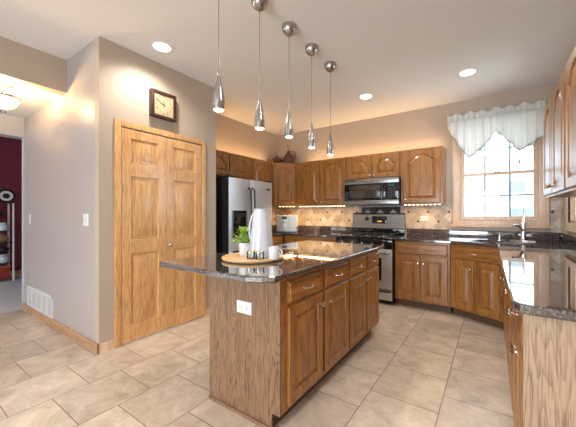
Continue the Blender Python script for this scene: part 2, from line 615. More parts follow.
# kitchen window opening x -.375...485, z 1.165..2.5 ; side window y 3.41..4.17
WX0, WX1, WZ0, WZ1 = -.375, .485, 1.165, 2.5
S('wall_back', [((XK - .1, YB, 0), (WX0, YB + .14, ZC)), ((WX1, YB, 0), (XR + .14, YB + .14, ZC)),
                ((WX0, YB, 0), (WX1, YB + .14, WZ0)), ((WX0, YB, WZ1), (WX1, YB + .14, ZC))], M['wall'])
SY0, SY1 = 3.41, 4.17
S('wall_right', [((XR, YR, 0), (XR + .14, SY0, ZC)), ((XR, SY1, 0), (XR + .14, YB, ZC)),
                 ((XR, SY0, 0), (XR + .14, SY1, WZ0)), ((XR, SY0, WZ1), (XR + .14, SY1, ZC))], M['wall'])
S('wall_kitchen_left', [((XK - .1, 2.45, 0), (XK, YB, ZC))], M['wall'])
DY0, DY1, DZ = 1.327, 2.226, 2.075
S('wall_pantry', [((XP - .1, YP, 0), (XP, DY0, ZC)), ((XP - .1, DY1, 0), (XP, 2.45, ZC)), ((XP - .1, DY0, DZ), (XP, DY1, ZC)),
                  ((XK, 2.35, 0), (XP - .1, 2.45, ZC))], M['wall'])
S('wall_hall', [((XE, YP, 0), (XP - .1, YP + .1, ZC))], M['hall_wall'])
S('wall_hall_end', [((XE - .1, YP, 0), (XE, 5.0, 2.75))], M['grey_wall'])
S('wall_dining', [((XD - .1, YR, 0), (XD, 5.0, 2.75))], M['red_wall'])
S('wall_dining_far', [((XD, 4.9, 0), (XE - .1, 5.0, 2.75))], M['grey_wall'])
# rear wall, unseen: wide opening added for daylight, and dining window opening
S('wall_rear', [((XD - .1, YR - .1, 0), (-7.4, YR, 2.85)), ((-7.4, YR - .1, 0), (-5.8, YR, .65)), ((-7.4, YR - .1, 2.15), (-5.8, YR, 2.85)),
                ((-5.8, YR - .1, 0), (-2.15, YR, 2.85)), ((-2.15, YR - .1, 2.1), (.25, YR, 2.85)), ((.25, YR - .1, 0), (XR + .1, YR, 2.85))], M['wall'])

# baseboards
S('baseboard_hall', [((XE, YP - .014, 0), (XP + .014, YP, .085))], M['trim'])
o = S('baseboard_pantry', [((XP, YP - .014, 0), (XP + .014, 1.268, .085)), ((XP, 2.287, 0), (XP + .014, 2.45, .085))], M['trim_v'])
S('baseboard_dining', [((XD, YR, 0), (XD + .014, 4.9, .1))], M['trim'])

# granite-topped backsplash tiles
S('backsplash_back', [((XK, YB - .012, 1.0), (-2.0, YB, 1.40)), ((-2.0, YB - .012, .90), (-1.10, YB, 1.40)), ((-1.10, YB - .012, 1.0), (-.48, YB, 1.40)),
                      ((.60, YB - .012, 1.0), (XR, YB, 1.40))], M['splash'])
S('backsplash_left', [((XK, 3.50, 1.0), (XK + .012, YB - .012, 1.40))], M['splash'])
S('backsplash_right', [((XR - .012, 1.345, 1.0), (XR, 3.29, 1.40)), ((XR - .012, 4.29, 1.0), (XR, YB - .012, 1.40))], M['splash'])


# mosaic panel behind the range
t = struct(thing('trim_1', None, None, (-1.52, YB - .012, 1.27)))
MB().box((-.37, -.008, -.02), (.37, 0, .13)).build('stone_border', M['mosaic_light'], t)
MB().box((-.32, -.012, -.02), (.32, -.008, .085)).build('black_tile_field', M['mosaic'], t)
mb = MB()
for cx in (-.21, 0, .21):
    mb.prism([(cx - .07, -.02), (cx + .07, -.02), (cx, .045)], 0, .004, Matrix.Translation((0, -.012, 0)) @ Matrix.Rotation(PI / 2, 4, 'X'))
mb.build('triangle_tile', M['mosaic_light'], t)

# pantry bifold door
d1 = struct(thing('door_1', None, None, (XP, 0, 0)))


def panel_face(mb, w, h, t, panels, depth=.008, arch=0.0, bev=.03):
    """slab 0..w, 0..h, front at y=-t, with raised panels given as (x0,x1,z0,z1,arch)"""
    bm = mb.bm


def arch_outline(x0, x1, z0, z1, rise, d, n=24):
    """outline of a panel with cathedral top, inset by d; bottom-left first, ccw seen from the front"""
    a, b, lo = x0 + d, x1 - d, z0 + d
    if rise <= 0:
        sp = z1 - d
        top = [(b + (a - b) * i / n, sp) for i in range(1, n)]
    else:
        sp = z1 - rise - d
        top = []
        for i in range(1, n):
            u = -1 + 2 * i / n
            s = 0 if abs(u) > .8 else (1 - (abs(u) / .8) ** 2.0) ** .8
            top.append((b + (a - b) * i / n, sp + rise * s))
    return [(a, lo), (b, lo), (b, sp)] + top + [(a, sp)]


def door_mesh(w, h, t=.02, st=.058, rail=.06, rise=0.0, n=24, outer=.006):
    """raised-panel door: local x 0..w, z 0..h, back y=0, front y=-t"""
    mb = MB(); bm = mb.bm

    def outer_ring(d, y):
        a, b, lo, hi = d, w - d, d, h - d
        pts = [(a, lo), (b, lo), (b, hi)] + [(b + (a - b) * i / n, hi) for i in range(1, n)] + [(a, hi)]
        return [bm.verts.new((p[0], y, p[1])) for p in pts]

    def inner(d, y):
        return [bm.verts.new((p[0], y, p[1])) for p in arch_outline(st, w - st, rail, h - rail, rise, d, n)]
    rings = [outer_ring(0, 0), outer_ring(0, -t + outer), outer_ring(outer * .35, -t + outer * .3), outer_ring(outer, -t),
             inner(0, -t), inner(.004, -t + .012), inner(.015, -t + .013), inner(.044, -t + .001)]
    for a, b in zip(rings, rings[1:]):
        for i in range(len(a)):
            bm.faces.new((a[i], a[(i + 1) % len(a)], b[(i + 1) % len(a)], b[i]))
    bm.faces.new(rings[0][::-1]); bm.faces.new(rings[-1])
    return mb


def drawer_mesh(w, h, t=.02, e=.012):
    mb = MB(); bm = mb.bm

    def ring(d, y):
        return [bm.verts.new((x, y, z)) for x, z in ((d, d), (w - d, d), (w - d, h - d), (d, h - d))]
    rings = [ring(0, 0), ring(0, -t + .009), ring(e * .55, -t + .007), ring(e, -t)]
    for a, b in zip(rings, rings[1:]):
        for i in range(4):
            bm.faces.new((a[i], a[(i + 1) % 4], b[(i + 1) % 4], b[i]))
    bm.faces.new(rings[0][::-1]); bm.faces.new(rings[-1])
    return mb


def bifold_leaf(w, h, t, panels):
    """flat frame slab with several sunk raised panels"""
    mb = MB(); bm = mb.bm
    zs = sorted({0, h} | {z for p in panels for z in p})
    x0, x1 = .085, w - .085
    # frame boxes
    mb.box((0, -t, 0), (x0, 0, h)); mb.box((x1, -t, 0), (w, 0, h))
    edges = [0] + [z for p in panels for z in p] + [h]
    for i in range(0, len(edges), 2):
        mb.box((x0, -t, edges[i]), (x1, 0, edges[i + 1]))
    for a, b in panels:
        rings = []
        for d, y in ((0, -t), (.005, -t + .013), (.016, -t + .0135), (.048, -t + .002)):
            rings.append([bm.verts.new((x, y, z)) for x, z in ((x0 + d, a + d), (x1 - d, a + d), (x1 - d, b - d), (x0 + d, b - d))])
        for p, q in zip(rings, rings[1:]):
            for i in range(4):
                bm.faces.new((p[i], p[(i + 1) % 4], q[(i + 1) % 4], q[i]))
        bm.faces.new(rings[-1])
    return mb


pan = [(.16, .85), (.98, 1.60), (1.72, 1.965)]
lw = (DY1 - DY0 - .008) / 2
for i in range(2):
    bifold_leaf(lw, 2.05, .032, pan).build('leaf', M['door_oak'], d1, (-.018, DY0 + .003 + i * (lw + .002), .012), (0, 0, PI / 2))
MB().box((-.06, DY0, DZ - .012), (-.03, DY1, DZ)).build('track', M['black'], d1)
mb = MB()
mb.box((0, DY0 - .057, 0), (.018, DY0, DZ + .057), bev=.004)
mb.box((0, DY1, 0), (.018, DY1 + .057, DZ + .057), bev=.004)
mb.box((0, DY0, DZ), (.018, DY1, DZ + .057), bev=.004)
mb.box((-.1, DY0 - .003, 0), (0, DY0, DZ)); mb.box((-.1, DY1, 0), (0, DY1 + .003, DZ)); mb.box((-.1, DY0, DZ), (0, DY1, DZ + .003))
mb.build('casing', M['door_oak'], d1)
MB().lathe([(.006, 0), (.006, .012), (.016, .02), (.018, .03), (.012, .037), (0.0001, .039)], 20, mat=Matrix.Rotation(PI / 2, 4, 'Y')).build(
    'knob', M['nickel'], d1, (.014, 1.808, .912))


# windows -------------------------------------------------------------
def window(name, w, z0, z1, loc, rot):
    """double-hung window in local frame: x 0..w, room side at y=0 (room is -y), outside +y"""
    o = struct(thing(name, None, None, loc, rot))
    mb = MB()
    for a, b in (((-.10, -.02, z0 - .075), (0, 0, z1 + .10)), ((w, -.02, z0 - .075), (w + .10, 0, z1 + .10)), ((0, -.02, z1), (w, 0, z1 + .10)),
                 ((0, -.02, z0 - .075), (w, 0, z0 - .01))):
        mb.box(a, b, bev=.004)
    mb.build('casing', M['trim_v'], o)
    MB().box((-.13, -.035, z0 - .1), (w + .13, -.0, z0 - .075), bev=.004).build('stool', M['trim_v'], o)
    mb = MB()
    for a, b in (((0, 0, z0), (.012, .14, z1)), ((w - .012, 0, z0), (w, .14, z1)), ((.012, 0, z1 - .012), (w - .012, .14, z1)), ((.012, 0, z0 - .01), (w - .012, .14, z0 + .012))):
        mb.box(a, b)
    mb.build('jamb', M['trim_v'], o)
    zm = z0 + (z1 - z0) * .468

    def sash(nm, a, b, y):
        mb = MB()
        f = .035
        mb.box((.012, y, a), (.012 + f, y + .03, b)); mb.box((w - .012 - f, y, a), (w - .012, y + .03, b))
        mb.box((.012 + f, y, a), (w - .012 - f, y + .03, a + f)); mb.box((.012 + f, y, b - f), (w - .012 - f, y + .03, b))
        s = mb.build(nm, M['trim_v'], o)
        mb = MB()
        for k in (1, 2):
            x = .012 + (w - .024) * k / 3
            mb.box((x - .011, y + .012, a + f), (x + .011, y + .02, b - f))
        zc = (a + b) / 2 + (.0)
        mb.box((.012 + f, y + .0125, zc - .011), (w - .012 - f, y + .0195, zc + .011))
        mb.build('muntin', M['muntin'], s)
        MB().box((.012 + f, y + .008, a + f), (w - .012 - f, y + .010, b - f)).build('glass', M['glass'], s)
        return s
    s = sash('lower_sash', z0 + .012, zm + .018, .03)
    MB().box((w / 2 - .03, .012, zm + .018), (w / 2 + .03, .035, zm + .03), bev=.004).build('sash_lock', M['bronze'], s)
    sash('upper_sash', zm - .018, z1 - .012, .065)
    return o


window('window_1', WX1 - WX0, WZ0, WZ1, (WX0, YB, 0), 0)
window('window_2', SY1 - SY0, WZ0, WZ1, (XR, SY1, 0), -PI / 2)

# ---------------------------------------------------------------- hardware
pull_me = None


def add_knob(parent, x, z, y=-.02):
    return MB().lathe([(.006, 0), (.005, .010), (.013, .016), (.015, .022), (.010, .028), (.0001, .030)], 16, mat=Matrix.Rotation(PI / 2, 4, 'X')).build(
        'knob', M['bronze'], parent, (x, y, z))


def add_pull(parent, x, z, y=-.02, L=.095):
    mb = MB()
    pts = []
    for i in range(13):
        a = -1 + 2 * i / 12
        pts.append((a * L / 2, -.004 - .024 * (1 - a * a) ** .5 if abs(a) < 1 else -.002, -.006 * (1 - a * a)))
    mb.tube(pts, .0048, 8)
    for s in (-1, 1):
        mb.lathe([(.008, 0), (.008, .003), (.004, .008)], 12, loc=(s * L / 2, 0, 0), mat=Matrix.Rotation(PI / 2, 4, 'X'))
    return mb.build('pull', M['bronze'], parent, (x, y, z))


def cabinet(name, label, cat, loc, rz, w, d, z0, z1, bays, base=True, hollow=False, group=None, arch=0.0, kickd=.07):
    """bays: ('door',x0,x1,za,zb,knobx,knobz) or ('drawer',x0,x1,za,zb); local front frame face at y=0"""
    c = thing(name, label, cat, loc, rz, group)
    mb = MB()
    body0 = z0 + (.10 if base else 0)
    if hollow:
        mb.box((0, 0, body0), (.018, d, z1)); mb.box((w - .018, 0, body0), (w, d, z1)); mb.box((.018, d - .01, body0), (w - .018, d, z1))
        mb.box((.018, 0, body0), (w - .018, d - .01, body0 + .018)); mb.box((.018, 0, body0 + .018), (w - .018, .02, z1))
    else:
        mb.box((0, 0, body0), (w, d, z1))
    mb.build('carcass', M['oak'], c)
    if base:
        MB().box((0, kickd, z0), (w, kickd + .015, body0)).build('toe_kick', M['kick'], c)
    for b in bays:
        if b[0] == 'drawer':
            _, x0, x1, a, e = b
            o = drawer_mesh(x1 - x0, e - a).build('drawer', M['oak_h'], c, sharp=10, loc= (x0, 0, a))
            add_pull(o, (x1 - x0) / 2, (e - a) / 2)
        else:
            _, x0, x1, a, e, kx, kz = b
            wd = x1 - x0
            r = min(.085, wd * .24) if arch else 0
            o = door_mesh(wd, e - a, rise=r, st=min(.058, wd * .19), rail=.058).build('door', M['oak'], c, sharp=10, loc= (x0, 0, a))
            add_knob(o, kx - x0, kz - a)
    return c


# ---------------------------------------------------------------- island
ILX = -1.0
isl = cabinet('island_cabinet', 'oak island cabinet at the near end, with the outlet on its flat end panel', 'cabinet', (ILX, 1.30, 0), PI / 2, .905, .60, 0, .88,
              [('drawer', .055, .445, .725, .852), ('drawer', .49, .88, .725, .852),
               ('door', .055, .445, .125, .70, .415, .63), ('door', .49, .88, .125, .70, .52, .63)])
mb = MB()
# end panel with toe notch: local x=0 side, thickness towards -x
for pts in ([(0, .10), (0, .88), (.08, .88), (.08, 0), (.06, 0), (.06, .10)], [(.082, 0), (.082, .88), (.265, .88), (.265, 0)], [(.267, 0), (.267, .88), (.43, .88), (.43, 0)], [(.432, 0), (.432, .88), (.602, .88), (.602, 0)]):
    mb.prism(pts, -.014, 0, Matrix(((0, 0, 1, 0), (1, 0, 0, 0), (0, 1, 0, 0), (0, 0, 0, 1))))
mb.build('end_panel', M['panel'], isl)
MB().box((-.026, .065, 0), (-.014, .602, .022), bev=.004).build('shoe_moulding', M['panel'], isl)
mb = MB().box((-.0, .60, 0), (.905, .612, .88)); mb.build('back_panel', M['panel'], isl)
isl2 = cabinet('island_cabinet', 'oak island cabinet at the far end, nearest the stainless range', 'cabinet', (ILX, 2.207, 0), PI / 2, .745, .60, 0, .88,
               [('drawer', .015, .37, .725, .852), ('drawer', .405, .725, .725, .852),
                ('door', .015, .37, .125, .70, .345, .63), ('door', .405, .725, .125, .70, .43, .63)])
MB().box((.0, .60, 0), (.745, .612, .88)).build('back_panel', M['panel'], isl2)
mb = slab(MB(), [(-1.915, 1.115), (-1.09, 1.105), (-.95, 1.18), (-.945, 2.985), (-1.915, 2.985)], .882, .918, edge=.008)
tag(mb.build('island_countertop', M['granite'], sharp=8), 'glossy dark granite slab on the island, overhanging on its door side and near end', 'countertop')


def outlet(name, label, loc, rz, horizontal=False, w=.115, h=.07, switch=False, mat='white', n=1):
    o = thing(name, label, 'outlet' if not switch else 'switch', loc, rz, None)
    if not horizontal:
        w, h = .07 * (1 if n == 1 else 1.65), .115
    MB().box((-w / 2, -.006, -h / 2), (w / 2, 0, h / 2), bev=.0025).build('cover_plate', M[mat], o)
    for k in range(2 if not switch else n):
        s = (-1, 1)[k % 2]
        if switch:
            cx = 0 if n == 1 else s * .023
            MB().box((cx - .005, -.013, -.011), (cx + .005, -.006, .012), bev=.002).build('toggle', M[mat], o)
        else:
            cx, cz = (s * .028, 0) if horizontal else (0, s * .028)
            r = MB().box((cx - .017, -.009, cz - .014), (cx + .017, -.006, cz + .014), bev=.002).build('receptacle', M[mat], o)
            mb = MB()
            if horizontal:
                mb.box((cx - .006, -.0098, cz + .004), (cx + .004, -.009, cz + .006)); mb.box((cx - .006, -.0098, cz - .006), (cx + .004, -.009, cz - .004))
            else:
                mb.box((cx - .006, -.0098, cz - .004), (cx - .004, -.009, cz + .006)); mb.box((cx + .004, -.0098, cz - .004), (cx + .006, -.009, cz + .006))
            mb.build('slot', M['black'], r)
    return o


outlet('wall_outlet', 'white electrical outlet on the near end panel of the island', (-1.275, 1.286, .672), 0, True, w=.125, h=.075)
outlet('wall_outlet', 'white outlet on the tiled backsplash right of the range', (-.855, YB - .0125, 1.175), 0, True)
outlet('wall_outlet', 'beige square outlet on the backsplash left of the range', (-2.315, YB - .0125, 1.165), 0, False, mat='clock_face')
outlet('light_switch', 'white double switch plate on the hall wall near the pantry corner', (-3.195, YP - .0005, 1.19), 0, False, switch=True, n=2)
outlet('light_switch', 'small white single switch at the far left end of the hall wall', (-4.87, YP - .0005, 1.18), 0, False, switch=True, n=1)

# ---------------------------------------------------------------- back wall base cabinets
FY = 3.965
cabinet('base_cabinet', 'oak base cabinet between the range and the angled sink cabinet', 'cabinet', (-1.105, FY, 0), 0, .668, .62, 0, .88,
        [('drawer', .025, .645, .715, .855), ('door', .025, .325, .125, .695, .295, .60), ('door', .335, .645, .125, .695, .365, .60)])
ang = math.atan2(-.245, .525)
cabinet('sink_cabinet', 'angled oak sink cabinet below the kitchen window', 'cabinet', (-.43, 3.965, 0), ang, .575, .50, 0, .88,
        [('drawer', .02, .555, .715, .855), ('door', .02, .28, .125, .695, .255, .60), ('door', .295, .555, .125, .695, .32, .60)], hollow=True)
# peninsula run along the right wall
pen = [(3.70, 3.15), (3.15, 2.60), (2.60, 2.0), (2.0, 1.365)]
plab = ['oak base cabinet under the right counter, next to the angled sink cabinet', 'oak base cabinet under the right counter, second from the sink cabinet',
        'oak base cabinet under the right counter, second from its near end', 'oak base cabinet closing the near end of the right counter']
for i, (a, b) in enumerate(pen):
    w = a - b - .002
    c = cabinet('base_cabinet', plab[i], 'cabinet', (.115, a - .001, 0), -PI / 2, w, .58, 0, .88,
                [('drawer', .02, w - .02, .725, .855), ('door', .02, w / 2 - .004, .125, .70, w / 2 - .03, .61), ('door', w / 2 + .004, w - .02, .125, .70, w / 2 + .03, .61)])
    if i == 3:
        MB().box((w, -.018, 0), (w + .016, .58, .88)).build('end_panel', M['lit_panel'], c)
# left run
cabinet('base_cabinet', 'oak base cabinet beside the range, partly behind the island', 'cabinet', (-2.985, FY, 0), 0, 1.015, .62, 0, .88,
        [('drawer', .06, .50, .725, .855), ('drawer', .515, .99, .725, .855), ('door', .06, .50, .125, .70, .47, .61), ('door', .515, .99, .125, .70, .545, .61)])
cabinet('base_cabinet', 'oak base cabinet beside the fridge, under the white appliance', 'cabinet', (-3.0, 3.52, 0), PI / 2, .44, .63, 0, .88,
        [('drawer', .02, .40, .725, .855), ('door', .02, .40, .125, .70, .05, .61)])

# countertops
ca, sa = math.cos(ang), math.sin(ang)
sink_c = Vector((.10, 4.03))
sw, sd = .62, .36


def sp(u, v):
    return (sink_c.x + u * ca - v * sa, sink_c.y + u * sa + v * ca)


def round_rect(w, h, r, n=5):
    out = []
    for cx, cy, a in ((w / 2 - r, -h / 2 + r, -PI / 2), (w / 2 - r, h / 2 - r, 0), (-w / 2 + r, h / 2 - r, PI / 2), (-w / 2 + r, -h / 2 + r, PI)):
        out += arc(cx, cy, r, a, a + PI / 2, n)
    return out


hole = [sp(u, v) for u, v in round_rect(sw, sd, .06)]
e = .002
mb = slab(MB(), [(-1.106, 3.925), (-.425, 3.925), (.045, 3.705), (.062, 1.36), (.085, 1.325), (.12, 1.315), (XR - e, 1.315), (XR - e, YB - e), (-1.106, YB - e)], .882, .918, [hole], edge=.008)
ct = mb.build('countertop', M['granite'], sharp=8)
tag(ct, 'dark granite countertop running from the range past the sink down the right wall', 'countertop')
mb = MB()
mb.box((-1.106, YB - .022, .918), (XR - .022, YB - e, 1.02), bev=.003)
mb.box((XR - .022, 1.315, .918), (XR - e, YB - e, 1.02), bev=.003)
mb.build('upstand', M['granite'], ct)
mb = slab(MB(), [(-2.96, 3.505), (-2.96, 3.925), (-1.968, 3.925), (-1.968, YB - e), (XK + e, YB - e), (XK + e, 3.505)], .882, .918, edge=.008)
ct2 = mb.build('countertop', M['granite'], sharp=8)
tag(ct2, 'dark granite corner countertop between the fridge and the range', 'countertop')
mb = MB()
mb.box((XK + .022, YB - .022, .918), (-1.968, YB - e, 1.02), bev=.003)
mb.box((XK + e, 3.505, .918), (XK + .022, YB - e, 1.02), bev=.003)
mb.build('upstand', M['granite'], ct2)

# sink
sk = thing('kitchen_sink', 'stainless sink set in the corner counter under the window', 'sink', (sink_c.x, sink_c.y, .918), ang)
mb = MB(); bm = mb.bm
rings = []
for (w, h, r, z) in ((sw + .04, sd + .04, .08, -.037), (sw + .002, sd + .002, .061, -.037), (sw - .006, sd - .006, .06, -.045), (sw - .05, sd - .05, .06, -.17), (sw - .14, sd - .14, .05, -.185)):
    rings.append([bm.verts.new((x, y, z)) for x, y in round_rect(w, h, r)])
for a, b in zip(rings, rings[1:]):
    for i in range(len(a)):
        bm.faces.new((a[i], a[(i + 1) % len(a)], b[(i + 1) % len(a)], b[i]))
bm.faces.new(rings[-1])
mb.build('bowl', M['steel'], sk)
MB().lathe([(.04, -.184), (.04, -.180), (.02, -.181)], 20).build('drain', M['chrome'], sk)

fa = thing('faucet', 'tall chrome single-lever faucet behind the corner sink', 'faucet', (.31, 4.33, .918), ang)
MB().box((-.13, -.03, 0), (.13, .03, .012), bev=.005).build('base_plate', M['chrome'], fa)
MB().lathe([(.032, .012), (.030, .03), (.026, .06), (.0245, .17), (.026, .20), (.024, .225), (.0001, .23)], 24).build('body', M['chrome'], fa)
MB().tube([(0, -.01, .12), (-.01, -.045, .17), (-.02, -.09, .19), (-.03, -.15, .19), (-.034, -.175, .178)], .017, 14, taper=.8).build('spout', M['chrome'], fa)
MB().tube([(0, .0, .22), (.0, .004, .27), (.002, .012, .33), (.003, .022, .40)], .015, 14, taper=.55).build('lever', M['chrome'], fa)
so = thing('soap_dispenser', 'small chrome soap pump beside the sink, left of the faucet', 'dispenser', (.075, 4.34, .918))
MB().lathe([(.02, 0), (.02, .008), (.011, .014), (.010, .05), (.016, .055), (.016, .072), (.0001, .076)], 18).build('pump', M['chrome'], so)
MB().tube([(0, 0, .066), (0, -.03, .068), (0, -.05, .06)], .006, 10).build('nozzle', M['chrome'], so)

# ---------------------------------------------------------------- wall cabinets
UZ0, UZ1 = 1.385, 2.17
UY = YB - .31


def crown(parent, w, d):
    MB().box((-.0, -.012, UZ1 - .035), (w, -.0, UZ1 + .0), bev=.003).build('top_rail', M['oak_h'], parent)


def upper(label, loc, rz, w, d, z0, z1, doors, name='wall_cabinet'):
    return cabinet(name, label, 'cabinet', loc, rz, w, d, z0, z1, doors, base=False, arch=1)


gap = .012
upper('oak wall cabinet over the range and microwave, with two short arched doors', (-1.985, UY, 0), 0, .868, .31 - e, 1.785, UZ1,
      [('door', .02, .425, 1.80, UZ1 - .02, .40, 1.84), ('door', .44, .85, 1.80, UZ1 - .02, .465, 1.84)])
upper('oak wall cabinet with two arched doors, left of the microwave', (-2.99, UY, 0), 0, 1.003, .31 - e, UZ0, UZ1,
      [('door', .03, .49, UZ0 + .015, UZ1 - .02, .46, UZ0 + .07), ('door', .51, .98, UZ0 + .015, UZ1 - .02, .54, UZ0 + .07)])
upper('single-door oak wall cabinet between the microwave and the window', (-1.115, UY, 0), 0, .555, .31 - e, UZ0, UZ1,
      [('door', .035, .525, UZ0 + .015, UZ1 - .02, .065, UZ0 + .07)])
# diagonal corner cabinet
dl = math.hypot(.30, .28)
da = math.atan2(.28, .30)
cc = thing('corner_cabinet', 'diagonal oak corner wall cabinet under the two brown pots', 'cabinet', (-3.31, UY - .295, 0), da)
mb = MB()
inv = Matrix.Rotation(-da, 4, 'Z')


def lc(x, y):
    v = inv @ Vector((x + 3.31, y - (UY - .295), 0))
    return (v.x, v.y)


A = [(-3.31, UY - .295), (-2.994, UY - .0), (-2.994, YB - e), (XK + e, YB - e), (XK + e, UY - .295)]
mb.prism([lc(*p) for p in A], UZ0, UZ1)
mb.build('carcass', M['oak'], cc)
L_ = math.hypot(-2.994 + 3.31, .295)
o = door_mesh(L_ - .05, UZ1 - UZ0 - .035, rise=.085, rail=.058).build('door', M['oak'], cc, sharp=10, loc=(.025, 0, UZ0 + .015))
add_knob(o, L_ - .08, .055)
LX = -3.31
upper('narrow oak wall cabinet between the fridge and the corner cabinet', (LX, 3.505, 0), PI / 2, UY - .295 - 3.505 - e, -LX + XK + e and .328, UZ0, UZ1,
      [('door', .02, .49, UZ0 + .015, UZ1 - .02, .46, UZ0 + .07)])
upper('short oak wall cabinet above the refrigerator', (LX, 2.54, 0), PI / 2, .963, .328, 1.80, UZ1,
      [('door', .02, .455, 1.815, UZ1 - .02, .43, 1.855), ('door', .475, .945, 1.815, UZ1 - .02, .50, 1.855)])
# right wall uppers
upper('oak wall cabinet on the right wall, beside the side window', (.39, 3.256, 0), -PI / 2, .90, XR - .39 - e, UZ0, UZ1 + .0,
      [('door', .02, .44, UZ0 + .015, UZ1 - .02, .415, UZ0 + .07), ('door', .455, .88, UZ0 + .015, UZ1 - .02, .48, UZ0 + .07)])
upper('oak wall cabinet on the right wall, nearest the right edge of the photo', (.39, 2.352, 0), -PI / 2, .98, XR - .39 - e, UZ0, UZ1,
      [('door', .02, .48, UZ0 + .015, UZ1 - .02, .455, UZ0 + .07), ('door', .495, .96, UZ0 + .015, UZ1 - .02, .52, UZ0 + .07)])


# LED strips: under the wall cabinets and on top of them
def led(label, p0, p1, up=False, power=4.0, offs=(0, 0), bulbs=True):
    p0, p1 = Vector(p0), Vector(p1)
    v = p1 - p0
    L = v.length
    rz = math.atan2(v.y, v.x)
    o = thing('led_strip', label, 'light', p0, rz)
    s = 1 if up else -1
    MB().box((0, -.012, 0), (L, .012, s * .008)).build('channel', M['white'], o)
    mb = MB()
    n = max(2, int(L / .055))
    for k in range(n):
        x = L * (k + .5) / n
        mb.box((x - .012, -.008, s * .008), (x + .012, .008, s * .014))
    mb.build('diode_row', M['led'], o)
    d = bpy.data.lights.new('led_light', 'AREA'); d.shape = 'RECTANGLE'
    d.size, d.size_y = L, .03
    d.energy = power; d.color = (1.0, .60, .26)
    a = bpy.data.objects.new('led_light', d); col.objects.link(a)
    a.parent = o
    a.location = (L / 2, 0, s * .02)
    a.rotation_euler = (PI if up else 0, 0, 0)
    return o


led('warm LED strip under the wall cabinet left of the microwave', (-2.95, UY + .035, UZ0), (-2.02, UY + .035, UZ0), power=4.5)
led('warm LED strip under the single-door wall cabinet by the window', (-1.09, UY + .035, UZ0), (-.58, UY + .035, UZ0), power=2.6)
led('warm LED strip under the diagonal corner wall cabinet', (-3.25, UY - .19, UZ0), (-3.02, UY + .03, UZ0), power=4)
led('warm light strip lying on top of the back wall cabinets', (-2.9, YB - .12, UZ1), (-.62, YB - .12, UZ1), up=True, power=5)
led('warm light strip lying on top of the cabinets over the fridge', (XK + .12, 2.6, UZ1), (XK + .12, 4.3, UZ1), up=True, power=4)

# ---------------------------------------------------------------- fridge
fx, fy = -2.85, 2.60
fr = thing('refrigerator', 'stainless side-by-side refrigerator with black sides', 'refrigerator', (fx, fy, 0), PI / 2)
FW = .882
MB().box((0, .065, .03), (FW, .75, 1.73), bev=.006).build('body', M['black'], fr)
MB().box((.02, .05, .0), (FW - .02, .70, .03)).build('base_grille', M['black'], fr)


def fdoor(nm, x0, x1):
    mb = MB()
    pts = [(x0, .02), (x0, .012)] + [(x0 + (x1 - x0) * t_ / 8, .012 - .012 * math.sin(PI * t_ / 8)) for t_ in range(1, 8)] + [(x1, .012), (x1, .02)]
    mb.prism(pts[::-1], .09, 1.725)
    o = mb.build(nm, M['steel_v'], fr)
    MB().box((x0, .02, .09), (x1, .062, 1.725)).build('door_liner', M['black'], o)
    return o


f1 = fdoor('freezer_door', .004, .385)
f2 = fdoor('fridge_door', .395, FW - .004)
for d_, x in ((f1, .355), (f2, .425)):
    mb = MB()
    mb.tube([(x, -.0, .55), (x, -.045, .58), (x, -.052, .8), (x, -.052, 1.4), (x, -.045, 1.58), (x, -.0, 1.61)], .012, 12)
    mb.build('handle', M['black'], d_)
dp = MB().box((.06, -.014, .93), (.30, .0, 1.29), bev=.006).build('dispenser', M['black_gloss'], f1)
MB().box((.09, -.018, 1.20), (.27, -.013, 1.26)).build('control_panel', M['black'], dp)
MB().box((.10, -.03, .935), (.26, -.012, .95)).build('drip_tray', M['steel'], dp)
MB().box((.74, -.003, 1.60), (.82, .004, 1.625), bev=.002).build('badge', M['black'], f2)
for d_, x in ((f1, .06), (f2, FW - .06)):
    MB().box((x - .04, .02, 1.725), (x + .04, .12, 1.75), bev=.005).build('hinge_cover', M['black'], d_)

# ---------------------------------------------------------------- range + microwave
rx0, rw = -1.958, .842
ra = thing('range', 'stainless gas range with black cooktop between the oak base cabinets', 'range', (rx0, 3.90, 0), 0)
MB().box((.004, .03, .06), (rw - .004, .70, .90), bev=.003).build('body', M['black'], ra)
od = MB().box((.01, -.01, .22), (rw - .01, .03, .765), bev=.006).build('oven_door', M['steel_soft'], ra)
MB().box((.15, -.0125, .33), (rw - .15, -.009, .64), bev=.001).build('oven_window', M['black_gloss'], od)
mb = MB().tube([(.05, -.055, .715), (rw - .05, -.055, .715)], .012, 12)
for x in (.08, rw - .08):
    mb.tube([(x, -.01, .715), (x, -.055, .715)], .009, 10)
mb.build('door_handle', M['steel'], od)
dr = MB().box((.01, -.005, .065), (rw - .01, .03, .205), bev=.006).build('storage_drawer', M['steel_soft'], ra)
MB().box((.02, -.012, .175), (rw - .02, -.004, .198), bev=.003).build('drawer_grip', M['black'], dr)
cp = MB().box((.004, -.02, .775), (rw - .004, .03, .89), bev=.008).build('control_panel', M['black_gloss'], ra)
for k in range(5):
    x = .12 + k * (rw - .24) / 4
    MB().lathe([(.016, 0), (.016, .012), (.012, .026), (.0001, .027)], 18, mat=Matrix.Rotation(PI / 2, 4, 'X')).build('burner_knob', M['chrome'], cp, (x, -.02, .835))
ck = MB().box((.0, -.02, .89), (rw, .66, .922), bev=.006).build('cooktop', M['black_gloss'], ra)
